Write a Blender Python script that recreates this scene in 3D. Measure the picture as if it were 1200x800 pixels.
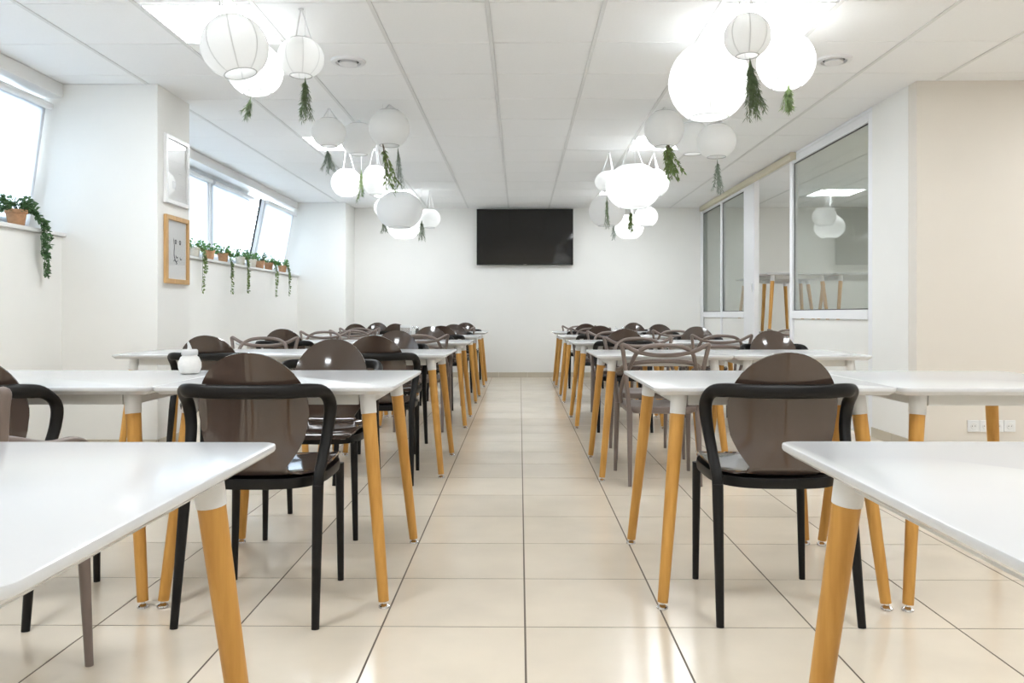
import bpy, bmesh, math, random
from mathutils import Vector, Matrix
R = math.radians
scene = bpy.context.scene
for o in list(bpy.data.objects): bpy.data.objects.remove(o)
COL = scene.collection

# ------------------------------------------------------------------ camera, world, exposure
FPX, HC = 922.0, 0.974                       # focal length in pixels (1200 wide), eye height
cam_d = bpy.data.cameras.new('camera'); cam = bpy.data.objects.new('camera', cam_d); COL.objects.link(cam)
cam_d.sensor_width = 36; cam_d.lens = FPX / 1200 * 36
cam_d.shift_y = -31.5 / 1200; cam_d.clip_start = 0.02
cam.location = (0, 0, HC); cam.rotation_euler = (R(90), 0, 0.0098)
scene.camera = cam
world = bpy.data.worlds.new('world'); scene.world = world; world.use_nodes = True
bg = world.node_tree.nodes['Background']
bg.inputs[0].default_value = (0.76, 0.88, 1.0, 1); bg.inputs[1].default_value = 7.5
PANEL = 16.0                                  # strength of the ceiling light panels
vs = scene.view_settings
vs.view_transform = 'Standard'; vs.look = 'None'; vs.gamma = 1; vs.use_curve_mapping = False
vs.exposure = 0.80

# ------------------------------------------------------------------ dimensions
H = 2.63                                      # ceiling height
YB = 12.22                                    # back wall
XN, XP = -3.29, -2.60                         # niche wall, pier face (left)
XG = 2.81                                     # glass partition (right)
YP0, YP1, YP2 = 5.625, 6.17, 11.60            # pier faces
XE, YE = 6.0, -3.0                            # far right, behind the camera

# ------------------------------------------------------------------ materials
def new_mat(name):
    m = bpy.data.materials.new(name); m.use_nodes = True
    nt = m.node_tree; return m, nt, nt.nodes['Principled BSDF']
def plain(name, c, rough=.5, metal=0, noise=0, scale=20, bump=0, spec=.5, coat=0):
    m, nt, b = new_mat(name)
    b.inputs['Base Color'].default_value = (*c, 1); b.inputs['Roughness'].default_value = rough
    b.inputs['Metallic'].default_value = metal; b.inputs['Specular IOR Level'].default_value = spec
    b.inputs['Coat Weight'].default_value = coat
    if noise or bump:
        tc = nt.nodes.new('ShaderNodeTexCoord'); n = nt.nodes.new('ShaderNodeTexNoise')
        n.inputs['Scale'].default_value = scale; n.inputs['Detail'].default_value = 4
        nt.links.new(tc.outputs['Object'], n.inputs['Vector'])
        if noise:
            r = nt.nodes.new('ShaderNodeValToRGB'); e = r.color_ramp.elements
            e[0].position, e[1].position = .3, .7
            e[0].color = (*[v * (1 - noise) for v in c], 1); e[1].color = (*[min(1, v * (1 + noise)) for v in c], 1)
            nt.links.new(n.outputs['Fac'], r.inputs[0]); nt.links.new(r.outputs[0], b.inputs['Base Color'])
        if bump:
            bp = nt.nodes.new('ShaderNodeBump'); bp.inputs['Strength'].default_value = bump; bp.inputs['Distance'].default_value = .002
            nt.links.new(n.outputs['Fac'], bp.inputs['Height']); nt.links.new(bp.outputs[0], b.inputs['Normal'])
    return m
def wood(name, c1, c2, sc=(30, 30, 2.0), rough=.45):
    m, nt, b = new_mat(name)
    tc = nt.nodes.new('ShaderNodeTexCoord'); mp = nt.nodes.new('ShaderNodeMapping'); mp.inputs['Scale'].default_value = sc
    oi = nt.nodes.new('ShaderNodeObjectInfo'); ad = nt.nodes.new('ShaderNodeVectorMath'); ad.operation = 'ADD'
    ml = nt.nodes.new('ShaderNodeMath'); ml.operation = 'MULTIPLY'; ml.inputs[1].default_value = 40
    nt.links.new(oi.outputs['Random'], ml.inputs[0])
    nt.links.new(tc.outputs['Object'], mp.inputs[0]); nt.links.new(mp.outputs[0], ad.inputs[0]); nt.links.new(ml.outputs[0], ad.inputs[1])
    n = nt.nodes.new('ShaderNodeTexNoise'); n.inputs['Scale'].default_value = 2.2; n.inputs['Detail'].default_value = 6
    nt.links.new(ad.outputs[0], n.inputs['Vector'])
    r = nt.nodes.new('ShaderNodeValToRGB'); e = r.color_ramp.elements
    e[0].position, e[1].position = .32, .68; e[0].color = (*c1, 1); e[1].color = (*c2, 1)
    nt.links.new(n.outputs['Fac'], r.inputs[0]); nt.links.new(r.outputs[0], b.inputs['Base Color'])
    b.inputs['Roughness'].default_value = rough
    return m
def translucent(name, c, trans, rough=.9):
    m = bpy.data.materials.new(name); m.use_nodes = True; nt = m.node_tree; nt.nodes.clear()
    o = nt.nodes.new('ShaderNodeOutputMaterial'); mx = nt.nodes.new('ShaderNodeMixShader')
    d = nt.nodes.new('ShaderNodeBsdfDiffuse'); t = nt.nodes.new('ShaderNodeBsdfTranslucent')
    d.inputs[0].default_value = t.inputs[0].default_value = (*c, 1); mx.inputs[0].default_value = trans
    nt.links.new(d.outputs[0], mx.inputs[1]); nt.links.new(t.outputs[0], mx.inputs[2]); nt.links.new(mx.outputs[0], o.inputs[0])
    return m
def glass(name, tint, ior=1.5):
    m = bpy.data.materials.new(name); m.use_nodes = True; nt = m.node_tree; nt.nodes.clear()
    o = nt.nodes.new('ShaderNodeOutputMaterial'); mx = nt.nodes.new('ShaderNodeMixShader')
    t = nt.nodes.new('ShaderNodeBsdfTransparent'); g = nt.nodes.new('ShaderNodeBsdfGlossy'); f = nt.nodes.new('ShaderNodeLayerWeight')
    t.inputs[0].default_value = (*tint, 1); g.inputs['Roughness'].default_value = .01
    pw = nt.nodes.new('ShaderNodeMath'); pw.operation = 'POWER'; pw.inputs[1].default_value = 5
    ma = nt.nodes.new('ShaderNodeMath'); ma.operation = 'MULTIPLY_ADD'; f0 = ((ior - 1) / (ior + 1)) ** 2   # Schlick, same from both sides
    ma.inputs[1].default_value = 1 - f0; ma.inputs[2].default_value = f0
    nt.links.new(f.outputs['Facing'], pw.inputs[0]); nt.links.new(pw.outputs[0], ma.inputs[0])
    nt.links.new(ma.outputs[0], mx.inputs[0]); nt.links.new(t.outputs[0], mx.inputs[1]); nt.links.new(g.outputs[0], mx.inputs[2])
    nt.links.new(mx.outputs[0], o.inputs[0]); return m
def emit(name, c, s):
    m, nt, b = new_mat(name); b.inputs['Emission Color'].default_value = (*c, 1); b.inputs['Emission Strength'].default_value = s
    b.inputs['Base Color'].default_value = (.9, .9, .9, 1); return m
def tile_mat(name, c, rough):
    m, nt, b = new_mat(name)
    tc = nt.nodes.new('ShaderNodeNewGeometry'); n = nt.nodes.new('ShaderNodeTexNoise'); n.inputs['Scale'].default_value = 3.0; n.inputs['Detail'].default_value = 5
    nt.links.new(tc.outputs['Position'], n.inputs['Vector'])
    r = nt.nodes.new('ShaderNodeValToRGB'); e = r.color_ramp.elements; e[0].position, e[1].position = .3, .7
    e[0].color = (*[v * .94 for v in c], 1); e[1].color = (*[v * 1.05 for v in c], 1)
    nt.links.new(n.outputs['Fac'], r.inputs[0])
    oi = nt.nodes.new('ShaderNodeObjectInfo'); mr = nt.nodes.new('ShaderNodeMapRange')
    mr.inputs['To Min'].default_value = .97; mr.inputs['To Max'].default_value = 1.03
    nt.links.new(oi.outputs['Random'], mr.inputs[0])
    mu = nt.nodes.new('ShaderNodeVectorMath'); mu.operation = 'SCALE'
    nt.links.new(r.outputs[0], mu.inputs[0]); nt.links.new(mr.outputs[0], mu.inputs['Scale']); nt.links.new(mu.outputs[0], b.inputs['Base Color'])
    b.inputs['Roughness'].default_value = rough; b.inputs['Specular IOR Level'].default_value = .75; return m

M = dict(
    wall=plain('wall_paint', (.88, .87, .835), .75, noise=.012, scale=2, bump=.05),
    wallr=plain('warm_light_wall_paint', (.75, .70, .63), .75, noise=.012, scale=2, bump=.05),  # warm, dimmer light on the right wall is put into its colour
    ceil=plain('ceiling_tile', (.93, .93, .925), .85, noise=.008, scale=60, bump=.15),
    tbar=plain('grid_white', (.78, .78, .77), .5), shadow=plain('void_grey', (.30, .30, .29), .9),
    floor=tile_mat('floor_tile', (.84, .745, .61), .19), grout=plain('grout', (.16, .13, .10), .9),
    base=tile_mat('baseboard_tile', (.56, .50, .40), .35),
    white=plain('white_plastic', (.82, .82, .82), .35), top=plain('table_white', (.71, .72, .735), .16, spec=.5, noise=.004, scale=3),
    cap=plain('cap_white', (.82, .815, .80), .4), apron=plain('apron_white', (.76, .75, .72), .5),
    beech=wood('beech', (.56, .27, .052), (.67, .35, .08)), chrome=plain('chrome', (.75, .75, .76), .12, 1),
    rubber=plain('black_rubber', (.02, .02, .02), .6),
    shell=plain('brown_gloss', (.068, .044, .034), .09, spec=.7, coat=.45), black=plain('black_plastic', (.006, .0053, .005), .42, spec=.28),
    taupe=plain('taupe_plastic', (.205, .16, .14), .38), sill=plain('sill_white', (.80, .79, .77), .3),
    frame=plain('frame_white', (.88, .885, .90), .35), panel=plain('panel_cream', (.87, .86, .82), .5),
    dark=plain('dark_gasket', (.03, .03, .035), .5), blind=translucent('blind_fabric', (.90, .92, .95), .5),
    pane=glass('window_glass', (.93, .95, .95)), clear=glass('picture_glass', (.99, .99, .99), 1.4), part=glass('partition_glass', (.86, .89, .87), 1.75),
    paper=translucent('lantern_paper', (.96, .96, .95), .5), ring=plain('lantern_wire', (.55, .55, .54), .5),
    seam=translucent('lantern_seam', (.84, .84, .83), .42), cord=plain('white_cord', (.85, .85, .85), .7),
    light=emit('light_panel', (.94, .985, 1.025), PANEL), tv=plain('tv_screen', (.007, .0062, .0055), .06, spec=.5),
    tvb=plain('tv_bezel', (.02, .02, .02), .3), logo=plain('logo_grey', (.7, .6, .6), .4),
    track=plain('track_beige', (.66, .60, .46), .5), oak=wood('oak', (.50, .29, .11), (.62, .38, .16), (20, 20, 3)),
    paperw=plain('paper_white', (.84, .84, .83), .7), ink=plain('ink_grey', (.12, .13, .14), .7), pgrey=plain('print_grey', (.55, .55, .55), .7),
    terra=plain('terracotta', (.50, .27, .14), .7, noise=.12, scale=40), cream=plain('cream_pot', (.74, .68, .58), .6, noise=.06, scale=40),
    bluep=plain('patterned_pot', (.35, .48, .52), .5, noise=.5, scale=60),
    leaf=plain('leaf_green', (.11, .27, .065), .5, noise=.35, scale=50), leafd=plain('leaf_dark', (.06, .135, .045), .5, noise=.35, scale=50),
    needle=plain('needle_green', (.12, .17, .075), .6, noise=.4, scale=60), needleg=plain('needle_grey', (.20, .25, .19), .6, noise=.3, scale=60),
    olive=plain('olive_leaf', (.16, .235, .07), .5, noise=.35, scale=50), stem=plain('stem_brown', (.12, .09, .05), .7),
    soil=plain('soil', (.06, .045, .03), .9), bounce=plain('bounce_ground', (.74, .74, .73), .9, noise=.06, scale=3), concrete=plain('concrete', (.55, .56, .57), .9, noise=.1, scale=3),
    sugar=plain('sugar_white', (.88, .87, .84), .35, noise=.03, scale=90), lid=plain('clear_plastic', (.72, .72, .72), .15),
    spice=plain('pepper_dark', (.05, .045, .04), .4))

# ------------------------------------------------------------------ mesh helpers
def finish(bm, name, smooth=False, mat=None, recalc=True):
    if recalc: bmesh.ops.recalc_face_normals(bm, faces=bm.faces)
    me = bpy.data.meshes.new(name); bm.to_mesh(me); bm.free()
    if smooth:
        for p in me.polygons: p.use_smooth = True
    if mat: me.materials.append(mat)
    return me
def put(name, me, parent=None, loc=(0, 0, 0), rot=(0, 0, 0), label=None, cat=None, group=None, kind=None, mat=None):
    o = bpy.data.objects.new(name, me); COL.objects.link(o)
    if me is not None and mat is not None and not me.materials: me.materials.append(mat)
    o.location = loc; o.rotation_euler = rot; o.parent = parent
    if label: o['label'] = label
    if cat: o['category'] = cat
    if group: o['group'] = group
    if kind: o['kind'] = kind
    return o
def box_bm(bm, a, b):
    v = [bm.verts.new((x, y, z)) for x in (a[0], b[0]) for y in (a[1], b[1]) for z in (a[2], b[2])]
    for f in ((0, 1, 3, 2), (4, 6, 7, 5), (0, 4, 5, 1), (2, 3, 7, 6), (0, 2, 6, 4), (1, 5, 7, 3)): bm.faces.new([v[i] for i in f])
def box(a, b, mat=None, bev=0, seg=2):
    bm = bmesh.new(); box_bm(bm, a, b)
    if bev: bmesh.ops.bevel(bm, geom=bm.edges[:], offset=bev, segments=seg, affect='EDGES', profile=.5)
    return finish(bm, 'box', False, mat)
def ring_box(y0, y1, z0, z1, w, x0, x1, mat=None, bev=.003):
    """rectangular frame in the YZ plane"""
    bm = bmesh.new()
    def loop(x, i): return [bm.verts.new((x, *p)) for p in ((y0 + i, z0 + i), (y1 - i, z0 + i), (y1 - i, z1 - i), (y0 + i, z1 - i))]
    A, B, C, D = loop(x1, 0), loop(x1, w), loop(x0, w), loop(x0, 0)
    for P, Q in ((A, B), (B, C), (C, D), (D, A)):
        for i in range(4): bm.faces.new((P[i], P[(i + 1) % 4], Q[(i + 1) % 4], Q[i]))
    if bev: bmesh.ops.bevel(bm, geom=bm.edges[:], offset=bev, segments=1, affect='EDGES')
    return finish(bm, 'ring', False, mat)
def lathe(prof, n=24, mat=None, cap=True, smooth=True):
    bm = bmesh.new(); rings = []
    for r, z in prof:
        rings.append([bm.verts.new((r * math.cos(2 * math.pi * i / n), r * math.sin(2 * math.pi * i / n), z)) for i in range(n)])
    for a, b in zip(rings, rings[1:]):
        for i in range(n): bm.faces.new((a[i], a[(i + 1) % n], b[(i + 1) % n], b[i]))
    if cap:
        bm.faces.new(rings[0]); bm.faces.new(rings[-1])
    me = finish(bm, 'lathe', smooth, mat)
    if smooth: autosmooth(me)
    return me
def autosmooth(me, ang=40):
    bm = bmesh.new(); bm.from_mesh(me)
    for e in bm.edges:
        if len(e.link_faces) == 2 and e.calc_face_angle(0) > R(ang): e.smooth = False
    bm.to_mesh(me); bm.free()
def catmull(P, k=6):
    P = [Vector(p) for p in P]; out = []
    Q = [P[0] * 2 - P[1]] + P + [P[-1] * 2 - P[-2]]
    for i in range(1, len(Q) - 2):
        a, b, c, d = Q[i - 1:i + 3]
        for j in range(k):
            t = j / k
            out.append(.5 * ((2 * b) + (c - a) * t + (2 * a - 5 * b + 4 * c - d) * t * t + (3 * b - a - 3 * c + d) * t ** 3))
    out.append(P[-1]); return out
def sweep_bm(bm, pts, rad, n=8, ref=None):
    """pts: Vectors; rad: function t-> (a, b); a along the reference normal"""
    m = len(pts); rings = []; N = None
    for i, p in enumerate(pts):
        t = (pts[min(i + 1, m - 1)] - pts[max(i - 1, 0)]).normalized()
        if ref is not None: N = Vector(ref)
        elif N is None: N = Vector((1, 0, 0)) if abs(t.x) < .8 else Vector((0, 1, 0))
        N = (N - t * N.dot(t)).normalized(); B = t.cross(N)
        a, b = rad(i / (m - 1))
        rings.append([bm.verts.new(p + N * a * math.cos(2 * math.pi * k / n) + B * b * math.sin(2 * math.pi * k / n)) for k in range(n)])
    for a, b in zip(rings, rings[1:]):
        for k in range(n): bm.faces.new((a[k], a[(k + 1) % n], b[(k + 1) % n], b[k]))
    bm.faces.new(rings[0]); bm.faces.new(rings[-1])
def sweep(pts, rad, n=8, ref=None, mat=None, k=6):
    bm = bmesh.new(); P = catmull(pts, k) if len(pts) > 2 else [Vector(p) for p in pts]
    if not callable(rad): r0 = rad; rad = lambda t: (r0, r0) if not isinstance(r0, tuple) else r0
    sweep_bm(bm, P, rad, n, ref); me = finish(bm, 'sweep', True, mat); autosmooth(me, 60); return me
def struct(name, me, label, parent=None, loc=(0, 0, 0), rot=(0, 0, 0)):
    return put(name, me, parent, loc, rot, label, 'building part' if label and not parent else None, None, 'structure' if not parent else None)

# ------------------------------------------------------------------ floor
TF, FX0, FY0 = .4475, .0167, 2.455
floor = struct('floor', box((XN - .4, YE, -.06), (XE, YB + .1, -.0009), M['grout']), 'polished beige square floor tiles with dark joints', None)
floor['category'] = 'floor'
tile_me = box((-TF / 2 + .003, -TF / 2 + .0025, -.012), (TF / 2 - .003, TF / 2 - .0025, 0), M['floor'])
cells = []
for i in range(-9, 15):
    for j in range(-13, 23):
        x, y = FX0 + (i + .5) * TF, FY0 + (j + .5) * TF
        if x < XN - .3 or x > XE or y < YE or y > YB + .2: continue
        vis = y > 1.8 and abs((x) / max(y, .1)) < .72
        cells.append((0 if vis else 1, y if vis else abs(y), x, y))
cells.sort()
near, rest = cells[:290], cells[290:]
for _, _, x, y in near: put('tile', tile_me, floor, (x, y, 0))
bm = bmesh.new()
for _, _, x, y in rest:
    box_bm(bm, (x - TF / 2 + .003, y - TF / 2 + .0025, -.012), (x + TF / 2 - .003, y + TF / 2 - .0025, 0))
put('tile_field', finish(bm, 'tile_field', False, M['floor']), floor, kind='stuff')

# ------------------------------------------------------------------ ceiling: grid, tiles, light panels
TC, CX0, CY0 = .625, -.173, 4.17
ceiling = struct('ceiling', box((XN - .4, YE, H + .03), (XE, YB + .1, H + .1), M['shadow']), 'suspended ceiling of white square mineral tiles')
ceiling['category'] = 'ceiling'
LCELL = {(i, j) for i in (-3, 2) for j in (-10, -5, 0, 5, 10)} | {(8, 3), (8, 8), (7, 0), (7, -5)}  # last four cells hold added panels, all out of view
def cx(i): return CX0 + i * TC
def cy(j): return CY0 + j * TC
ctile = box((-TC / 2 + .012, -TC / 2 + .0035, 0), (TC / 2 - .012, TC / 2 - .0035, .02), M['ceil'], .002, 1)
bm = bmesh.new()
for i in range(-5, 10):
    for j in range(-12, 13):
        if (i, j) in LCELL: continue
        x, y = cx(i) + TC / 2, cy(j) + TC / 2
        x0, x1 = max(x - TC / 2 + .012, XN - .3), min(x + TC / 2 - .012, XE); y0, y1 = y - TC / 2 + .0025, min(y + TC / 2 - .0025, YB + .05)
        if x1 - x0 < .05 or y1 - y0 < .02: continue
        vis = j >= -1 and abs(x) / max(y, .1) < .75
        full = x0 > XN - .29 and x1 < XE - .01 and y1 < YB + .04
        if vis and full: put('ceiling_tile', ctile, ceiling, (x, y, H))
        else: box_bm(bm, (x0, y0, H), (x1, y1, H + .02))
put('tile_field', finish(bm, 'ctiles', False, M['ceil']), ceiling, kind='stuff')
runner = box((-.0115, YE, H - .004), (.0115, YB, H + .03), M['tbar'])
for i in range(-4, 10): put('grid_runner', runner, ceiling, (cx(i), 0, 0))
light_me = box((-TC / 2 + .025, -TC / 2 + .022, -.002), (TC / 2 - .025, TC / 2 - .022, .012), M['light'])
lfr = None
def light_frame():
    bm = bmesh.new(); a, b = TC / 2 - .0125, TC / 2 - .026
    for x0, y0, x1, y1 in ((-a, -a, a, -b), (-a, b, a, a), (-a, -b, -b, b), (b, -b, a, b)): box_bm(bm, (x0, y0, -.004), (x1, y1, .014))
    return finish(bm, 'lframe', False, M['white'])
lfr = light_frame()
names = {-10: 'behind the camera, farther', -5: 'just behind the camera', 0: 'nearest row in view', 5: 'in the middle of the room', 10: 'closest to the back wall'}
for i in (-3, 2, 7):
    for j in (-10, -5, 0, 5, 10):
        if i == 7 and j not in (-5, 0): continue  # far right column is added unseen to lift the right wall and ceiling
        side = {-3: 'left', 2: 'right', 7: 'added unseen far right'}[i]
        t = put('ceiling_light', None, None, (cx(i) + TC / 2, cy(j) + TC / 2, H), label=f'square recessed ceiling light panel {side} of aisle, {names[j]}', cat='ceiling light', group='square ceiling light panels')
        put('frame', lfr, t); put('diffuser', light_me, t)

for j, w in ((3, 'nearer'), (8, 'farther')):  # unseen panels added to brighten the room behind the glass
    t = put('ceiling_light', None, None, (cx(8) + TC / 2, cy(j) + TC / 2, H), label=f'square recessed ceiling light panel added unseen in side room, {w} one', cat='ceiling light', group='square ceiling light panels')
    put('frame', lfr, t); put('diffuser', light_me, t)
# ------------------------------------------------------------------ walls
def wall(name, a, b, label, mat='wall', bev=0): return struct(name, box(a, b, M[mat], bev), label)
wall('wall_back', (XN - .4, YB, 0), (XE, YB + .12, H + .05), 'cream back wall behind the television')
wall('wall_front', (XN - .4, YE - .12, 0), (XE, YE, H + .05), 'cream wall behind the camera')
wall('wall_right', (XE, YE, 0), (XE + .12, YB, H + .05), 'cream wall at the far right of the room')
wall('wall_right_pier', (XG, 5.60, 0), (XE, 5.72, H), 'wall with sockets facing the camera at right, warm light in colour', 'wallr', .004)
wall('wall_right_return', (XG, 5.72, 0), (XG + .12, 6.30, H), 'narrow pale wall strip beside the glass partition')
wall('wall_left_near', (XN - .36, 1.55, 0), (XN, YP0, 1.53), 'low white wall under the near left window')
wall('wall_left_rear', (XN - .36, YE, 0), (XN, 1.55, H), 'white left wall beside the camera')
wall('wall_left_far', (XN - .36, YP1, 0), (XN, YP2, 1.53), 'low white wall under the far left windows')
wall('wall_left_pier', (XN - .36, YP0, 0), (XP, YP1, H), 'white wall pier between windows carrying two pictures', bev=.004)
wall('wall_left_corner', (XN - .36, YP2, 0), (XP + .03, YB, H), 'white wall pier in the far left corner', bev=.004)
wall('trim_1', (XN - .36, 1.55, 2.53), (XN + .01, YP0, H), 'white boxed beam over the near left window', 'sill', .006)
wall('trim_2', (XN - .36, YP1, 2.53), (XN + .01, YP2, H), 'white boxed beam over the far left windows', 'sill', .006)
wall('trim_3', (XN - .33, 1.55, 1.532), (XN + .035, YP0, 1.56), 'white window sill under the near left window', 'sill', .006)
wall('trim_4', (XN - .33, YP1, 1.532), (XN + .035, YP2, 1.56), 'white window sill under the far left windows', 'sill', .006)
# baseboards of floor tile
def baseboard(name, axis, lo, hi, fix, sgn, label):
    b = put(name, None, None, label=label, cat='baseboard', kind='structure'); n = max(1, round((hi - lo) / TF)); L = (hi - lo) / n
    for k in range(n):
        p, q = lo + k * L + .0015, lo + (k + 1) * L - .0015
        f0, f1 = sorted((fix, fix + sgn * .011))
        put('tile', box((p, f0, 0), (q, f1, .078), M['base'], .001, 1) if axis == 'x' else box((f0, p, 0), (f1, q, .078), M['base'], .001, 1), b)
baseboard('baseboard_back', 'x', XP + .03, XG, YB, -1, 'beige tile baseboard along the back wall')
baseboard('baseboard_right', 'x', XG + .002, XE, 5.60, -1, 'beige tile baseboard under the wall sockets')
baseboard('baseboard_left', 'y', YP1, YP2, XN, 1, 'beige tile baseboard under the far left windows')
baseboard('baseboard_pier', 'y', YP0, YP1, XP, 1, 'beige tile baseboard along the left pier side')
baseboard('baseboard_pier_front', 'x', XN, XP, YP0, -1, 'beige tile baseboard across the left pier front')
baseboard('baseboard_return', 'y', 5.60, 6.30, XG, -1, 'beige tile baseboard beside the glass partition')

# ------------------------------------------------------------------ windows with roller blinds (left)
XW = XN - .26
wn = [0]
def window(y0, y1, tilt, where, blind=True):
    wn[0] += 1; w = y1 - y0; hh = .965
    root = put(f'window_{wn[0]}', None, None, (XW, (y0 + y1) / 2, 1.562), label=f'white framed window {where}', cat='window', kind='structure')
    put('window_frame', ring_box(-w / 2, w / 2, 0, hh, .035, -.06, -.005, M['frame']), root)
    s = put('sash', ring_box(-w / 2 + .03, w / 2 - .03, .03, hh - .03, .055, -.0, .045, M['frame']), root, rot=(0, tilt, 0))
    put('pane', box((.018, -w / 2 + .08, .08), (.024, w / 2 - .08, hh - .08), M['pane']), s)
    if tilt:
        put('gasket', ring_box(-w / 2 + .024, w / 2 - .024, .024, hh - .024, .03, -.022, -.001, M['dark'], 0), s)
        for sy in (-1, 1):
            put('stay_arm', sweep([(-.02, sy * (w / 2 - .05), hh * .72), (.02 + math.sin(tilt) * .6, sy * (w / 2 - .035), hh * .80)], .006, 6, None, M['dark']), root)
    bl = put('roller_blind', None, None, (XW, (y0 + y1) / 2, 1.562), (0, tilt, 0), f'white translucent roller blind over the window {where}', 'blind', 'white roller blinds')
    rl = lathe([(.026, -w / 2 + .035), (.026, w / 2 - .035)], 14, M['white'])
    put('roller_tube', rl, bl, (.078, 0, hh - .05), (R(90), 0, 0))
    put('fabric', box((.052, -w / 2 + .05, .03), (.0535, w / 2 - .05, hh - .04), M['blind']), bl)
    put('bottom_bar', box((.047, -w / 2 + .05, .02), (.059, w / 2 - .05, .04), M['white'], .003), bl)
ed = [6.19, 7.52, 8.86, 10.22, 11.585]
wh = ['right behind the left pier', 'second behind the left pier', 'third behind the left pier', 'tilted open beside the far corner pier']
for k in range(4): window(ed[k], ed[k + 1], R(11) if k == 3 else 0, wh[k])
for (a, b, t, s) in ((4.24, 5.61, R(8), 'tilted open at the left edge'), (2.9, 4.24, 0, 'left of the front tables'), (1.56, 2.9, 0, 'left of the camera')): window(a, b, t, s)
wall('wall_outside', (-7.5, -4, -1.0), (-7.2, 16, 3.6), 'grey concrete wall outside the left windows', 'concrete')
wall('ground_outside', (-7.2, -4, -.2), (XN - .37, 16, 1.2), 'unseen ground outside the left windows, made pale to bounce light', 'bounce')  # ground kept pale to throw daylight up through the windows onto the ceiling

# ------------------------------------------------------------------ glass partition and sliding door (right)
pt = put('wall_partition', None, None, label='white glazed partition with solid lower panels on the right', cat='partition', kind='structure')
T0, T1 = XG, XG + .06
def pbox(name, y0, y1, z0, z1, mat='frame', x0=T0, x1=T1, parent=None, bev=.003): return put(name, box((x0, y0, z0), (x1, y1, z1), M[mat], bev, 1), parent or pt)
def glazed(y0, y1, stl, parent, x0=T0, x1=T1, split=None):
    """one framed unit: stiles, rails, pane, lower panel"""
    pbox('stile', y0, y0 + stl, 0, 2.6, x0=x0, x1=x1, parent=parent); pbox('stile', y1 - stl, y1, 0, 2.6, x0=x0, x1=x1, parent=parent)
    segs = [(y0 + stl, y1 - stl)]
    if split:
        pbox('mullion', split - stl / 2, split + stl / 2, 0, 2.6, x0=x0, x1=x1, parent=parent)
        segs = [(y0 + stl, split - stl / 2), (split + stl / 2, y1 - stl)]
    for a, b in segs:
        pbox('rail', a, b, .935, 1.015, x0=x0 - .004, x1=x1, parent=parent); pbox('rail', a, b, 2.53, 2.6, x0=x0, x1=x1, parent=parent); pbox('rail', a, b, 0, .10, x0=x0, x1=x1, parent=parent)
        p = put('pane', box((x0 + .028, a - .005, 1.0), (x0 + .034, b + .005, 2.54), M['part']), parent)
        put('gasket', ring_box(a - .001, b + .001, 1.012, 2.533, .012, x0 + .022, x0 + .027, M['dark'], 0), p)
        pbox('panel', a + .006, b - .006, .106, .929, 'panel', x0 + .016, x1 - .01, parent)
glazed(6.30, 8.22, .075, pt)
pbox('header', 6.30, YB - .001, 2.60, H, x0=T0 - .002)
pbox('stile', 9.46, 9.84, 0, 2.6, x0=T0)
glazed(9.84, YB - .002, .06, pt, split=11.02)
pbox('architrave', 12.05, YB - .005, 0, 2.6, x0=T0 - .012, x1=T0)
tr = put('sliding_door_track', box((T0 - .055, 8.05, 2.555), (T0 - .003, 12.1, 2.622), M['track'], .004), None, label='beige overhead track along the top of the glass partition', cat='door track')
put('end_cap', box((T0 - .06, 8.02, 2.55), (T0 - .003, 8.05, 2.625), M['track'], .003), tr)
dh = put('door_1', None, None, (T0 - .003, 9.52, 1.30), label='white door jamb with latch beside the partition opening', cat='door', kind='structure')
put('latch', box((-.012, -.012, -.05), (0, .012, .05), M['chrome'], .003), dh)

# ------------------------------------------------------------------ television, sockets, vents
tv = put('television', None, None, (.08, YB - .004, 2.17), label='large black flat television mounted high on back wall', cat='television')
put('wall_bracket', box((-.2, -.04, -.15), (.2, 0, .15), M['tvb']), tv)
put('body', box((-.745, -.085, -.432), (.745, -.04, .432), M['tvb'], .006), tv)
put('screen', box((-.735, -.0875, -.415), (.735, -.0845, .424), M['tv']), tv)
put('logo', box((-.022, -.0885, -.4265), (.022, -.0845, -.4215), M['logo']), tv)
def socket(x, i):
    words = ['leftmost', 'second', 'third', 'rightmost']
    t = put('wall_socket', None, None, (x, 5.60, .187), label=f'white square wall socket, {words[i]} of four on right wall', cat='socket', group='wall sockets')
    put('plate', box((-.041, -.010, -.041), (.041, 0, .041), M['white'], .003), t)
    me = lathe([(.024, 0), (.022, .003), (.020, .003), (.0185, -.004)], 18, M['cap']); put('insert', me, t, (0, -.0105, 0), (R(90), 0, 0))
    for sx in (-.0095, .0095): put('pin_hole', lathe([(.003, 0), (.003, .001)], 8, M['dark']), t, (sx, -.0105, 0), (R(90), 0, 0))
for i in range(4): socket(3.207 + .085 * i, i)
def vent(x, y, side):
    t = put('ceiling_vent', None, None, (x, y, H), label=f'round white ceiling air valve {side} of aisle', cat='vent', group='round ceiling air valves')
    put('rim', lathe([(.115, 0), (.11, -.012), (.082, -.016), (.078, 0)], 28, M['white'], False), t)
    put('disc', lathe([(.056, -.006), (.060, -.022), (.03, -.026), (.005, -.026)], 28, M['white']), t)
    put('core', lathe([(.07, -.003), (.07, -.001)], 24, M['dark']), t)
vent(-1.12, 5.13, 'left'); vent(2.04, 5.13, 'right')

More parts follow.
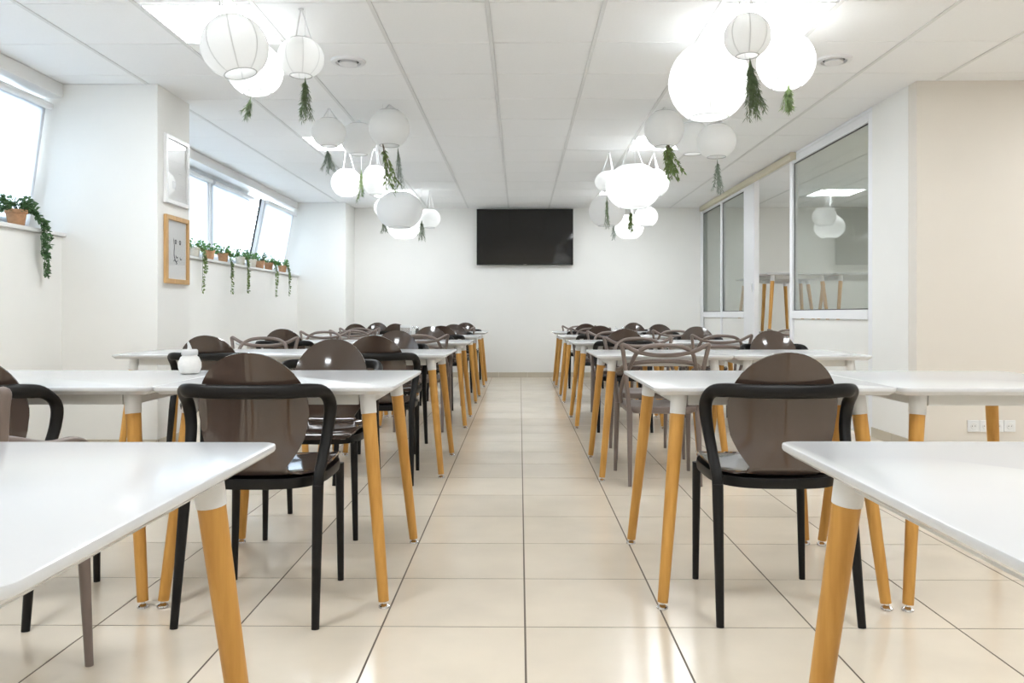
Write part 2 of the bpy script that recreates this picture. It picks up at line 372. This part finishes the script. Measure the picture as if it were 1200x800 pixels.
# ------------------------------------------------------------------ tables
ZT = .735
def table_top(w, d):
    bm = bmesh.new(); loops = []
    for z, ins in ((ZT - .026, .022), (ZT - .013, .002), (ZT - .009, 0), (ZT - .003, 0), (ZT - .0008, .001), (ZT, .004)):
        L = []; r = .032
        for sx, sy, a0 in ((1, 1, 0), (-1, 1, 90), (-1, -1, 180), (1, -1, 270)):
            for k in range(7):
                a = R(a0 + 15 * k); rr = max(r - ins, .004)
                L.append(bm.verts.new((sx * (w / 2 - r) + rr * math.cos(a), sy * (d / 2 - r) + rr * math.sin(a), z)))
        loops.append(L)
    n = len(loops[0])
    for a, b in zip(loops, loops[1:]):
        for i in range(n): bm.faces.new((a[i], a[(i + 1) % n], b[(i + 1) % n], b[i]))
    bm.faces.new(loops[0]); bm.faces.new(loops[-1])
    me = finish(bm, 'top', True, M['top']); autosmooth(me, 30); return me
TOPS = {w: table_top(w, .80) for w in (.80, 1.20)}
SP = .070
def cyl_between(p, q, r0, r1, mat, n=18):
    return sweep([p, q], lambda t: (r0 + (r1 - r0) * t,) * 2, n, (0, 1, 0), mat)
def legs_for():
    d = {}
    for sx in (-1, 1):
        for sy in (-1, 1):
            a = Vector((0, 0, ZT - .026)); f = Vector((sx * SP, sy * SP, 0))
            P = lambda z: a + (f - a) * ((a.z - z) / a.z)
            d[sx, sy] = (cyl_between(P(.645), P(.022), .0245, .0175, M['beech']), cyl_between(P(ZT - .026), P(.638), .0275, .0262, M['cap']), P(0))
    return d
LEGS = legs_for()
FOOT = lathe([(.016, 0), (.0195, .003), (.0185, .008), (.011, .013), (.006, .015), (.006, .024)], 16, M['chrome'])
APR = {w: (box((-w / 2 + .13, -.009, .668), (w / 2 - .13, .009, ZT - .024), M['apron']), box((-.009, -.4 + .13, .668), (.009, .4 - .13, ZT - .024), M['apron'])) for w in (.80, 1.20)}
def table(x, y, w, label, z=0, rot=0, group='white tables with wooden legs'):
    t = put('dining_table', None, None, (x, y, z), (0, 0, rot), label, 'table', group)
    put('table_top', TOPS[w], t)
    for s in (-1, 1):
        put('apron', APR[w][0], t, (0, s * .30, 0)); put('apron', APR[w][1], t, (s * (w / 2 - .10), 0, 0))
    for (sx, sy), (lg, cp, f) in LEGS.items():
        base = (sx * (w / 2 - .10), sy * .30, 0)
        l = put('leg', lg, t, base); put('leg_cap', cp, l); put('foot', FOOT, l, f)
    return t
ORD = ['front', 'second', 'third', 'fourth', 'fifth', 'last']
LY = [1.074, 2.98, 5.06, 7.11, 8.98, 10.95]
RY = [1.094, 2.98, 4.98, 7.09, 9.05, 10.95]
LX = [-.45, -.42, -.437, -.437, -.45, -.45]
RX = [.487, .442, .45, .455, .455, .46]
for k in range(6):
    table(LX[k] - .40, LY[k], .80, f'square white table with wooden legs beside aisle, left, {ORD[k]} row')
    table(RX[k] + .40, RY[k], .80, f'square white table with wooden legs beside aisle, right, {ORD[k]} row')
    if k:
        table(LX[k] - .80 - .603, LY[k] - (.012 if k == 1 else 0), 1.20, f'longer white table with wooden legs by left wall, {ORD[k]} row', rot=.006 if k == 1 else 0)
        table(RX[k] + .80 + .403, RY[k] - (.012 if k == 1 else 0), .80, f'square white table with wooden legs away from aisle, right, {ORD[k]} row')

# ------------------------------------------------------------------ chair A: brown shell in a black frame
def shell_mesh():
    zc, sh, sw = .672, .183, .178
    prof = [(.275, .438, .165), (.268, .450, .183), (.245, .458, .192), (.18, .460, .200), (.10, .456, .205), (.03, .453, .204), (-.05, .452, .199), (-.105, .4515, .183), (-.140, .4535, .150), (-.157, .464, .118), (-.161, .484, .110)]
    for k in range(22):
        ph = -math.pi / 2 + .42 + (math.pi - .42) * k / 21
        z = zc + sh * math.sin(ph); wE = sw * math.cos(ph)
        if z < .505: continue
        if z < .62:
            t = min(1, (z - .47) / .15); wE = .098 + (.171 - .098) * (1 - (1 - t) ** 1.8)
        prof.append((-.161 - .006 * ((z - .49) / .36) - .045 * ((z - .49) / .36) ** 2, z, max(wE, .0)))
    n = 14; bm = bmesh.new(); rows = []
    for y, z, w in prof:
        row = []
        for i in range(n + 1):
            t = -1 + 2 * i / n
            back = min(1, max(0, (z - .47) / .12))
            x = w * t; yy = y + back * .55 * x * x * 2 ; zz = z + (1 - back) * .35 * x * x * (1 if y < .2 else .4)
            row.append(bm.verts.new((x, yy, zz)))
        rows.append(row)
    for a, b in zip(rows, rows[1:]):
        for i in range(n): bm.faces.new((a[i], a[i + 1], b[i + 1], b[i]))
    bmesh.ops.remove_doubles(bm, verts=bm.verts, dist=.0004)
    bmesh.ops.recalc_face_normals(bm, faces=bm.faces)
    bmesh.ops.solidify(bm, geom=bm.faces[:], thickness=.007)
    me = finish(bm, 'shell', True, M['shell']); autosmooth(me, 50); return me
SHELL = shell_mesh()
hp = [(.211, -.158, .41), (.212, -.150, .455), (.218, -.112, .53), (.226, -.080, .61), (.233, -.086, .68), (.226, -.142, .724), (.192, -.184, .735), (.12, -.200, .733)]
hoop_pts = hp + [(0, -.206, .732)] + [(-x, y, z) for x, y, z in reversed(hp)]
def hoop_rad(t):
    s = abs(t - .5) * 2
    return (.0115, .0225) if s < .45 else (.0115 + .0035 * min(1, (s - .45) / .3), .0225 - .0045 * min(1, (s - .45) / .3))
HOOP = sweep(hoop_pts, hoop_rad, 12, (0, 1, 0), M['black'], 5)
def ring_mesh():
    pts = []
    for k in range(40):
        a = 2 * math.pi * k / 40; c, s = math.cos(a), math.sin(a); e = .5 if s > 0 else .66
        pts.append(Vector((.203 * math.copysign(abs(c) ** e, c), .045 + (.222 if s > 0 else .215) * math.copysign(abs(s) ** e, s), .440)))
    bm = bmesh.new(); rings = []
    for i, p in enumerate(pts):
        o = Vector((p.x, p.y - .045, 0)).normalized()
        rings.append([bm.verts.new(p + o * a + Vector((0, 0, b))) for a, b in ((-.016, -.018), (.006, -.020), (.010, .0), (.007, .013), (-.016, .010))])
    for i in range(40):
        a, b = rings[i], rings[(i + 1) % 40]
        for k in range(5): bm.faces.new((a[k], a[(k + 1) % 5], b[(k + 1) % 5], b[k]))
    bm.faces.new([r[4] for r in rings]); bm.faces.new([r[0] for r in rings])
    me = finish(bm, 'ring', True, M['black']); autosmooth(me, 40); return me
SRING = ring_mesh()
def legm(a, b, r0, r1, mat, n=10): return sweep([a, ((a[0] * .5 + b[0] * .5), (a[1] * .5 + b[1] * .5), (a[2] + b[2]) / 2), b], lambda t: (r0 + (r1 - r0) * t,) * 2, n, (1, 0, 0), mat, 3)
LEGA = [legm((s * .211, -.157, .43), (s * .220, -.225, 0), .0185, .0125, M['black']) for s in (-1, 1)] + [legm((s * .190, .235, .43), (s * .196, .228, 0), .0165, .0115, M['black']) for s in (-1, 1)]
def chair_a(x, y, face, label, rot=0):
    t = put('shell_chair', None, None, (x, y, 0), (0, 0, rot + (math.pi if face else 0)), label, 'chair', 'brown shell chairs in black frames')
    put('shell', SHELL, t); put('arm_hoop', HOOP, t); put('seat_frame', SRING, t)
    for m in LEGA: put('leg', m, t)
# ------------------------------------------------------------------ chair B: taupe chair with woven back curves
def seat_b():
    bm = bmesh.new(); loops = []
    for z, k in ((.405, .90), (.412, .97), (.435, 1.0), (.443, .985), (.446, .93), (.438, .6), (.434, .2)):
        L = []
        for i in range(32):
            a = 2 * math.pi * i / 32; c, s = math.cos(a), math.sin(a); e = .5
            L.append(bm.verts.new((.215 * k * math.copysign(abs(c) ** e, c), .01 + .205 * k * math.copysign(abs(s) ** e, s), z)))
        loops.append(L)
    for a, b in zip(loops, loops[1:]):
        for i in range(32): bm.faces.new((a[i], a[(i + 1) % 32], b[(i + 1) % 32], b[i]))
    bm.faces.new(loops[0]); bm.faces.new(loops[-1])
    me = finish(bm, 'seatb', True, M['taupe']); autosmooth(me, 45); return me
SEATB = seat_b()
def sym(h): return h + [(-x, y, z) for x, y, z in reversed(h[:-1])]
def br(t): return (.0125, .0125)
BACK1 = sweep(sym([(.195, -.185, .40), (.205, -.188, .50), (.222, -.205, .66), (.238, -.228, .76), (.246, -.236, .800), (.228, -.234, .798), (.165, -.222, .766), (.085, -.215, .748), (0, -.214, .743)]), br, 10, None, M['taupe'], 5)
BACK2 = sweep(sym([(.205, .07, .42), (.222, .02, .50), (.215, -.08, .60), (.185, -.165, .685), (.160, -.210, .752), (.110, -.225, .786), (.05, -.228, .797), (0, -.228, .799)]), br, 10, None, M['taupe'], 5)
BACK3 = sweep(sym([(.222, .195, .41), (.230, .205, .50), (.238, .185, .605), (.241, .10, .642), (.236, -.03, .652), (.205, -.135, .680), (.12, -.195, .703), (0, -.212, .710)]), br, 10, None, M['taupe'], 5)
LEGB = [legm((s * .195, -.185, .42), (s * .200, -.235, 0), .018, .011, M['taupe']) for s in (-1, 1)] + [legm((s * .220, .195, .43), (s * .228, .222, 0), .018, .011, M['taupe']) for s in (-1, 1)]
def chair_b(x, y, face, label, rot=0, z=0, group='taupe chairs with woven backs'):
    t = put('woven_back_chair', None, None, (x, y, z), (0, 0, rot + (math.pi if face else 0)), label, 'chair', group)
    put('seat', SEATB, t)
    for m in (BACK1, BACK2, BACK3): put('back_loop', m, t)
    for m in LEGB: put('leg', m, t)

AN, BN = 'brown round-backed chair with black frame', 'taupe plastic chair with looped open back'
def seat_at(kind, side, row, col, face, x, dy=None, rot=0, extra=None, y=None):
    Y = (LY if side == 'left' else RY)[row - 1]
    if y is None:
        if dy is None: dy = (.12 if kind == 'A' else -.02) if face else .03
        y = Y + .4 + dy if face else Y - .4 + dy
    colw = 'aisle' if col == 'in' else 'outer'
    lab = f"{AN if kind == 'A' else BN}, {'facing camera' if face else 'back to camera'}, {extra or colw + ' table'}, {ORD[row - 1]} {side} row"
    (chair_a if kind == 'A' else chair_b)(x, y, face, lab, rot)
# right of the aisle
seat_at('A', 'right', 2, 'in', 0, .845, y=2.683)
seat_at('B', 'right', 3, 'in', 0, .825, y=4.70)
seat_at('B', 'right', 3, 'in', 1, .87, y=5.52, rot=.03)
seat_at('A', 'right', 3, 'out', 1, 1.87, dy=.30)
seat_at('A', 'right', 4, 'in', 0, .87)
seat_at('B', 'right', 4, 'in', 1, .92, dy=.15)
seat_at('B', 'right', 4, 'out', 0, 1.66)
seat_at('A', 'right', 4, 'out', 1, 1.77, dy=.2)
seat_at('A', 'right', 5, 'in', 0, .865)
seat_at('B', 'right', 5, 'in', 1, .88, dy=.1)
seat_at('B', 'right', 5, 'out', 0, 1.67)
seat_at('A', 'right', 5, 'out', 1, 1.73, dy=.15)
seat_at('A', 'right', 6, 'in', 0, .875)
seat_at('B', 'right', 6, 'in', 1, .88, dy=.1)
seat_at('A', 'right', 6, 'out', 1, 1.69, dy=.15)
# left of the aisle
seat_at('A', 'left', 2, 'in', 0, -.853, y=2.655)
seat_at('A', 'left', 2, 'in', 1, -.905, y=3.62)
seat_at('A', 'left', 2, 'out', 0, -1.74, y=2.63)
chair_b(-1.40, 1.93, 0, 'taupe plastic chair with looped open back behind the front left table', .10)
seat_at('A', 'left', 3, 'in', 0, -.835)
seat_at('A', 'left', 3, 'in', 1, -.925, dy=.25)
seat_at('A', 'left', 3, 'out', 0, -1.80)
seat_at('B', 'left', 3, 'out', 1, -1.89, dy=.12)
seat_at('B', 'left', 4, 'in', 0, -.84)
seat_at('A', 'left', 4, 'in', 1, -.905, dy=.25)
seat_at('A', 'left', 4, 'out', 0, -1.98)
seat_at('B', 'left', 4, 'out', 1, -1.95, dy=.12)
seat_at('A', 'left', 5, 'in', 0, -.84)
seat_at('A', 'left', 5, 'in', 1, -.82, dy=.2)
seat_at('B', 'left', 5, 'out', 0, -1.78)
seat_at('B', 'left', 5, 'out', 1, -1.98, dy=.1)
seat_at('B', 'left', 6, 'in', 0, -.84)
seat_at('A', 'left', 6, 'in', 1, -.81, dy=.2)
seat_at('A', 'left', 6, 'out', 0, -2.14, dy=-.12, extra='wall end')
seat_at('A', 'left', 6, 'out', 0, -1.64, extra='aisle end')
seat_at('A', 'left', 6, 'out', 1, -2.13, dy=.22)

# ------------------------------------------------------------------ stored furniture behind the partition
table(3.30, 9.75, .80, 'square white table standing on floor behind partition, nearer doorway', group='tables stored behind the partition')
table(4.14, 9.75, .80, 'square white table standing on floor behind partition, farther from doorway', group='tables stored behind the partition')
table(3.31, 9.78, .80, 'white table stacked upon another behind partition, nearer doorway', ZT + .001, R(4), 'tables stored behind the partition')
table(4.16, 9.74, .80, 'white table stacked upon another behind partition, farther from doorway', ZT + .001, R(-3), 'tables stored behind the partition')
table(3.47, 10.72, .80, 'white table stacked upon another behind partition, rear stack', ZT + .001, R(9), 'tables stored behind the partition')
table(3.45, 10.68, .80, 'square white table on floor behind partition, rear stack', group='tables stored behind the partition')
chair_b(3.16, 9.02, 0, 'taupe looped-back chair stored just inside the partition doorway', R(-35), 0, 'taupe chairs behind partition')
chair_b(3.84, 8.80, 0, 'taupe looped-back chair stored behind partition, right of doorway', R(20), 0, 'taupe chairs behind partition')

# ------------------------------------------------------------------ things on the tables
def dispenser(x, y, s, label, group='table condiments', spout=True):
    t = put('sugar_dispenser', None, None, (x, y, ZT), label=label, cat='sugar jar', group=group)
    put('jar', lathe([(.026 * s, 0), (.036 * s, .004 * s), (.045 * s, .026 * s), (.045 * s, .044 * s), (.036 * s, .066 * s), (.026 * s, .076 * s)], 22, M['sugar']), t)
    put('lid', lathe([(.030 * s, .075 * s), (.032 * s, .078 * s), (.032 * s, .094 * s), (.028 * s, .099 * s)], 18, M['lid']), t)
    put('spout', sweep([(0, 0, .096 * s), (-.002 * s, .0, .112 * s), (-.008 * s, 0, .130 * s)], lambda q: (.010 * s * (1 - .65 * q),) * 2, 10, None, M['lid'], 3), t)
dispenser(-1.335, 3.17, 1.0, 'round white sugar dispenser with clear spout on second left row')
def shaker(x, y, label, dark):
    t = put('spice_shaker', None, None, (x, y, ZT), label=label, cat='shaker', group='spice shakers on tables')
    put('body', lathe([(.020, 0), (.024, .004), (.021, .05), (.017, .075)], 14, M['spice' if dark else 'sugar']), t)
    put('lid', lathe([(.018, .074), (.019, .092), (.012, .102), (.004, .104)], 14, M['chrome']), t)
def napkins(x, y, label):
    t = put('napkin_holder', None, None, (x, y, ZT), label=label, cat='napkin holder', group='napkin holders on tables')
    put('base', box((-.055, -.025, 0), (.055, .025, .006), M['chrome'], .001), t)
    for s in (-1, 1): put('side_plate', box((-.055, s * .024 - .001, 0), (.055, s * .024 + .001, .085), M['chrome'], 0), t)
    put('napkins', box((-.06, -.018, .006), (.06, .018, .115), M['paperw'], .002), t)
napkins(-1.34, 9.22, 'chrome napkin holder with white napkins on fifth left row')
shaker(-1.255, 9.25, 'white salt shaker beside the napkin holder, fifth left row', False); shaker(-1.20, 9.20, 'dark pepper shaker beside the napkin holder, fifth left row', True)
dispenser(1.13, 9.25, .8, 'small white sugar dispenser on fifth right row'); shaker(1.21, 9.22, 'dark pepper shaker on fifth right row', True)

# ------------------------------------------------------------------ pictures on the pier
def picture(z0, z1, wood_, label):
    t = put('framed_picture', None, None, (XP, 5.915, (z0 + z1) / 2), label=label, cat='picture'); h = (z1 - z0) / 2; w = .202
    fw = .035 if wood_ else .03
    put('frame', ring_box(-w, w, -h, h, fw, .001, .026, M['oak' if wood_ else 'white']), t)
    put('mat_board', box((.004, -w + fw, -h + fw), (.010, w - fw, h - fw), M['paperw']), t)
    if wood_:
        art = put('drawing', box((.0095, -.115, -.175), (.011, .115, .175), M['paperw']), t)
        X = .0125
        S = [[(-.06, .09), (-.045, .03), (-.05, -.03), (-.03, -.075), (-.005, -.085), (.02, -.07)], [(-.06, -.085), (-.035, -.075), (0, -.10), (-.02, -.105)],
             [(-.04, .065), (-.02, .075), (.0, .065)], [(.035, .065), (.055, .075), (.075, .063)], [(.05, -.05), (.065, -.065), (.085, -.06)], [(-.02, -.04), (.0, -.055), (.02, -.05)]]
        for s in S: put('ink_stroke', sweep([(X, a, b) for a, b in s], lambda q: (.0008, .0055 * math.sin(math.pi * min(.95, q + .05)) + .001), 6, (1, 0, 0), M['ink'], 4), art)
        for c in ((-.02, .058), (.055, .057)): put('ink_mark', box((X - .001, c[0] - .011, c[1] - .011), (X, c[0] + .011, c[1] + .006), M['ink']), art)
    else:
        art = put('print', box((.0095, -.135, -.19), (.011, .135, .19), M['sill']), t)
        put('print_mark', box((.011, -.075, -.135), (.0115, -.015, -.075), M['pgrey']), art)
        put('print_line', box((.011, .03, -.01), (.0115, .08, -.006), M['pgrey']), art)
    put('glazing', box((.0135, -w + fw, -h + fw), (.0145, w - fw, h - fw), M['clear']), t)
picture(1.795, 2.30, False, 'white framed pale print, upper of two pictures on pier')
picture(1.205, 1.71, True, 'wood framed ink face drawing, lower of two pictures on pier')

# ------------------------------------------------------------------ lanterns
def lantern_mesh(rx, rz, op=.5):
    bm = bmesh.new(); a0 = math.asin(op); rings = []; n, m = 32, 26
    for j in range(m + 1):
        th = a0 + (math.pi - 2 * a0) * j / m; rr = rx * math.sin(th); z = rz * math.cos(th)
        k = 1 + (.006 if j % 2 else 0)
        rings.append([bm.verts.new((rr * k * math.cos(2 * math.pi * i / n), rr * k * math.sin(2 * math.pi * i / n), z)) for i in range(n)])
    for a, b in zip(rings, rings[1:]):
        for i in range(n): bm.faces.new((a[i], a[(i + 1) % n], b[(i + 1) % n], b[i]))
    return finish(bm, 'lantern', True, M['paper'])
def torus(r, t, mat):
    bm = bmesh.new(); n = 32; rings = []
    for i in range(n):
        a = 2 * math.pi * i / n; o = Vector((math.cos(a), math.sin(a), 0))
        rings.append([bm.verts.new(o * (r + t * math.cos(2 * math.pi * k / 6)) + Vector((0, 0, t * math.sin(2 * math.pi * k / 6)))) for k in range(6)])
    for i in range(n):
        a, b = rings[i], rings[(i + 1) % n]
        for k in range(6): bm.faces.new((a[k], a[(k + 1) % 6], b[(k + 1) % 6], b[k]))
    return finish(bm, 'torus', True, mat)
def lantern(x, y, z, rx, label, rz=None, near=False, tilt=(0, 0), hang=True):
    rz = rz or rx * .96; op = .48
    t = put('paper_lantern', None, None, (x, y, z), (tilt[0], tilt[1], random.random()), label, 'lantern', 'white round paper lanterns')
    sh = put('shade', lantern_mesh(rx, rz, op), t); zr = rz * math.cos(math.asin(op))
    put('bottom_ring', torus(rx * op, .0028, M['ring']), t, (0, 0, -zr)); put('top_ring', torus(rx * op, .0025, M['ring']), t, (0, 0, zr))
    if near:
        for k in range(8):
            a = 2 * math.pi * k / 8; P = []
            for j in range(13):
                th = math.asin(op) + (math.pi - 2 * math.asin(op)) * j / 12
                P.append((rx * 1.004 * math.sin(th) * math.cos(a), rx * 1.004 * math.sin(th) * math.sin(a), rz * math.cos(th)))
            put('seam', sweep(P, (.0012, .0035), 6, (math.cos(a), math.sin(a), 0.001), M['seam'], 2), sh)
    if hang and H - z - zr > .03:
        hz = H - z
        for k in range(3):
            a = 2 * math.pi * k / 3
            put('cord', sweep([(rx * op * math.cos(a), rx * op * math.sin(a), zr), (0, 0, hz)], .0028 if y < 6 else .004, 5, None, M['cord']), t)
        put('hook', lathe([(.016, hz - .006), (.010, hz - .014)], 10, M['white']), t)
def lp(u, v, y): return ((u - 609) * y / FPX, y, HC + (368.5 - v) * y / FPX)
random.seed(3)
LN = [  # u, v, distance, horizontal radius px, vertical radius px, label
 (274, 54, 3.9, 38.5, 37, 'large ribbed white paper lantern, leftmost of all, nearest the camera', True),
 (298, 81, 4.5, 32, 31, 'glowing white paper lantern partly hidden behind the leftmost lantern', True),
 (352, 67, 4.24, 26.5, 24, 'small white paper lantern on three cords, right of leftmost lantern', True),
 (830, 97, 4.6, 46, 47, 'largest white paper lantern, right of aisle under near light', True),
 (875, 43.5, 3.8, 27, 26, 'small seamed white paper lantern in front of near right light', True),
 (920, 74, 4.4, 33, 33, 'medium white paper lantern, rightmost, above short green sprig', True),
 (385, 155, 6.3, 20, 18, 'pale paper lantern close under ceiling, left, above grey green sprig', False),
 (420, 163, 6.7, 21, 20, 'pale paper lantern close under ceiling, left, middle of three', False),
 (456, 150, 6.2, 24, 23, 'pale paper lantern close under ceiling, left, nearest the aisle', False),
 (406, 214, 7.6, 18, 17, 'small bright round lantern on cords, leftmost of middle left cluster', False),
 (440, 211, 7.4, 15, 19, 'upright oval white lantern on cords in middle left cluster', False),
 (468, 246, 9.3, 27, 23, 'large greyish white lantern in far left cluster', False),
 (449, 243, 10.4, 11, 11, 'small white lantern peeking out left of the large greyish lantern', False),
 (473, 264, 10.7, 20, 17, 'white lantern hanging lowest below the large greyish left lantern', False),
 (503.5, 256, 10.5, 12.5, 12, 'small white lantern nearest the television, left of it', False),
 (778, 152, 6.3, 23, 23, 'pale paper lantern close under ceiling, right, nearest the aisle', False),
 (811, 160, 6.8, 21, 20, 'pale paper lantern close under ceiling, right, middle of three', False),
 (839, 166, 6.2, 22.5, 21, 'pale paper lantern close under ceiling, right, over hanging grey sprig', False),
 (742, 219, 7.4, 32, 27.5, 'large bright lantern at the centre of middle right cluster', False),
 (714, 213, 8.0, 17, 13, 'small lantern at left of the middle right cluster', False),
 (766, 215, 8.05, 17.5, 17, 'small bright lantern at right of the middle right cluster', False),
 (711, 247, 9.5, 21, 20, 'greyish white lantern below left in the far right cluster', False),
 (737, 266, 10.7, 17, 15, 'white lantern hanging lowest in the far right cluster', False),
 (757, 254, 10.4, 13.5, 12.5, 'small round lantern at right of the far right cluster', False)]
for u, v, y, a, b, lab, nr in LN:
    x, yy, z = lp(u, v, y); rz = b * y / FPX
    if z + rz * .88 > H - .012: z = H - .012 - rz * .88
    tl = (R(-4), R(-12)) if u == 274 else ((R(-3), R(-5)) if u == 298 else (0, 0))
    lantern(x, yy, z, a * y / FPX, lab, rz, nr, tl)

# ------------------------------------------------------------------ sprigs hanging from the lanterns
def leaf_bm(bm, p, d, L, w, nrm=None):
    d = d.normalized(); s = d.cross(Vector((random.uniform(-1, 1), random.uniform(-1, 1), random.uniform(-1, 1)))).normalized()
    u = s.cross(d)
    a, b, c, e = p, p + d * L * .45 + s * w, p + d * L + u * L * .06, p + d * L * .45 - s * w
    m = p + d * L * .5 + u * w * .35
    V = [bm.verts.new(q) for q in (a, b, c, e, m)]
    for i in range(4): bm.faces.new((V[i], V[(i + 1) % 4], V[4]))
def sprig(u, v0, v1, y, spread, n, label, mat='needle', kind='needle', lean=0, dens=1.0):
    x, yy, z = lp(u, v0, y); Lg = (v1 - v0) * y / FPX; sp = spread * y / FPX
    t = put('green_sprig', None, None, (x, yy, z), label=label, cat='sprig', group='green sprigs hanging among lanterns')
    bs, bl = bmesh.new(), bmesh.new()
    for k in range(n):
        ang = random.uniform(0, 2 * math.pi); rr = sp * math.sqrt(random.random()); L = Lg * random.uniform(.72, 1.0)
        tip = Vector((rr * math.cos(ang) + lean * y / FPX, rr * math.sin(ang), -L))
        mid = Vector((tip.x * .35 + random.uniform(-.2, .2) * sp, tip.y * .35, -L * .5))
        P = catmull([(0, 0, 0), mid, tip], 7); r0 = .0014 if kind == 'needle' else .0028
        sweep_bm(bs, P, lambda q: (r0 * (1 - .6 * q),) * 2, 5)
        for i in range(3, len(P)):
            tg = (P[i] - P[i - 1])
            for q in range(int((5 if kind == 'needle' else 2) * dens)):
                dv = tg.normalized() * .9 + Vector((random.uniform(-1, 1), random.uniform(-1, 1), random.uniform(-.6, .3))) * .75
                pp = P[i - 1].lerp(P[i], random.random())
                if kind == 'needle': leaf_bm(bl, pp, dv, random.uniform(.022, .042), .0016)
                else: leaf_bm(bl, pp, dv, random.uniform(.035, .06) , .0075)
    put('thread', sweep([(0, 0, -.01), (0, 0, H - z)], .001 if y < 6 else .0015, 5, None, M['cord']), t)
    put('stem', finish(bs, 'stem', True, M['stem'] if kind != 'needle' else M[mat]), t)
    put('foliage', finish(bl, 'foliage', False, M[mat], False), t)
sprig(293, 112, 137, 4.5, 8, 5, 'thin wispy sprig below the glowing lantern at left', 'needle', lean=-6, dens=.8)
sprig(357, 90, 139, 4.24, 10, 14, 'bushy green sprig below the small near left lantern')
sprig(878, 69, 140, 3.8, 11, 22, 'long bushy green sprig below the small near right lantern', lean=7)
sprig(923, 99, 131, 4.4, 8, 13, 'short green sprig below the rightmost lantern', 'olive')
sprig(383, 174, 203, 6.3, 9, 10, 'grey green sprig below pale lantern near left ceiling light', 'needleg')
sprig(423, 198, 236, 7.5, 5, 8, 'light yellow green sprig between two middle left lanterns', 'olive')
sprig(448, 167, 230, 6.2, 9, 5, 'leafy olive branch hanging at the middle left cluster', 'olive', 'olive', lean=12, dens=1)
sprig(466, 173, 226, 6.3, 8, 9, 'pale grey sprig hanging right of the olive branch', 'needleg', dens=.7)
sprig(450, 253, 274, 10.2, 5, 8, 'small green sprig left of the far left cluster')
sprig(494, 258, 283, 10.3, 6, 10, 'small green sprig below lantern nearest the television')
sprig(782, 166, 210, 6.3, 11, 8, 'leafy olive branch right of the middle right cluster', 'olive', 'olive', lean=8, dens=1.5)
sprig(840, 187, 228, 6.2, 7, 9, 'thin grey green sprig below pale lantern by partition', 'needleg')
sprig(711, 230, 268, 9.0, 4, 8, 'dark green sprig at left of the far right cluster', 'needle')
sprig(739, 246, 272, 9.5, 4, 6, 'small leafy sprig below the large bright right lantern', 'olive', 'olive')
sprig(719, 262, 281, 10.5, 3, 5, 'faint pale sprig lowest at the far right cluster', 'needleg')

# ------------------------------------------------------------------ potted plants on the sills
def plant(y, label, vine=0, pot='terra', sc=1.0, vy=0.0, green='leaf', bush=60, x=-.032):
    t = put('potted_plant', None, None, (XN + x, y, 1.56), label=label, cat='plant', group='potted plants on the window sills')
    pm = M[pot]; s = sc
    if pot == 'bluep': me = lathe([(.05 * s, 0), (.058 * s, .01), (.062 * s, .10 * s), (.055 * s, .10 * s), (.053 * s, .085 * s)], 20, pm)
    else: me = lathe([(.042 * s, 0), (.045 * s, .003), (.057 * s, .075 * s), (.063 * s, .077 * s), (.064 * s, .10 * s), (.057 * s, .10 * s), (.054 * s, .085 * s)], 20, pm)
    put('pot', me, t); put('soil', lathe([(.052 * s, .084 * s), (.052 * s, .088 * s)], 16, M['soil']), t)
    bl = bmesh.new()
    for k in range(bush * 2):
        a = random.uniform(0, 2 * math.pi); e = random.uniform(-.15, 1.2); r = random.uniform(.04, .13) * s
        p = Vector((math.cos(a) * r * .85 * math.cos(e) * .8, math.sin(a) * r * 1.15 * math.cos(e * .6), .09 * s + abs(math.sin(e)) * r * .8))
        leaf_bm(bl, p, Vector((p.x, p.y, random.uniform(-.03, .06))) + Vector((0, 0, .01)), random.uniform(.028, .046), .012)
    put('foliage', finish(bl, 'foliage', False, M[green], False), t)
    for q in range(vine):
        L = random.uniform(.30, .40) if q == 0 else random.uniform(.14, .34)
        yo = vy + random.uniform(-.03, .05) * (q > 0); edge = -x + .045
        P = catmull([(0, 0, .09), (edge * .6, yo * .5, .11), (edge + .006, yo, .02), (edge + .010, yo + random.uniform(-.01, .02), -L * .45), (edge + .006, yo + random.uniform(-.02, .03), -L)], 9)
        bs, bv = bmesh.new(), bmesh.new(); sweep_bm(bs, P, lambda w: (.0018, .0018), 5)
        for i in range(3, len(P)):
            for _ in range(2):
                leaf_bm(bv, P[i] + Vector((random.uniform(0, .012), random.uniform(-.012, .012), 0)), Vector((random.uniform(.05, .7), random.uniform(-1, 1), random.uniform(-.9, .2))), random.uniform(.026, .042), .011)
        v = put('vine', finish(bs, 'vine', True, M['leafd']), t); put('vine_leaves', finish(bv, 'vleaf', False, M['leafd' if green == 'leafd' else 'olive'], False), v)
pl = [(8.0, 2, 'cream', 'leaf', 'trailing green plant on far sill beside the pier'), (8.38, 0, 'terra', 'leaf', 'small green plant in terracotta pot, second along far sill'),
      (8.78, 2, 'terra', 'leaf', 'trailing green plant in terracotta pot, third along far sill'), (9.33, 2, 'cream', 'leaf', 'trailing plant in cream pot, fourth along far sill'),
      (9.72, 0, 'cream', 'leaf', 'short green plant in cream pot, fifth along far sill'), (10.02, 0, 'terra', 'leafd', 'dark green plant in terracotta pot, sixth along far sill'),
      (10.38, 2, 'terra', 'leaf', 'trailing plant in terracotta pot, seventh along far sill'), (10.98, 2, 'terra', 'leaf', 'trailing plant at the far end of the far sill')]
for y, v, p, g, lab in pl: plant(y, lab, v, p, 1.0, 0, g, 70 if v else 55)
plant(4.80, 'small plant in pale patterned pot on near left sill', 0, 'bluep', 1.0, 0, 'leafd', 80, -.05)
plant(5.16, 'dark trailing ivy in terracotta pot on near left sill', 5, 'terra', 1.05, .16, 'leafd', 150)
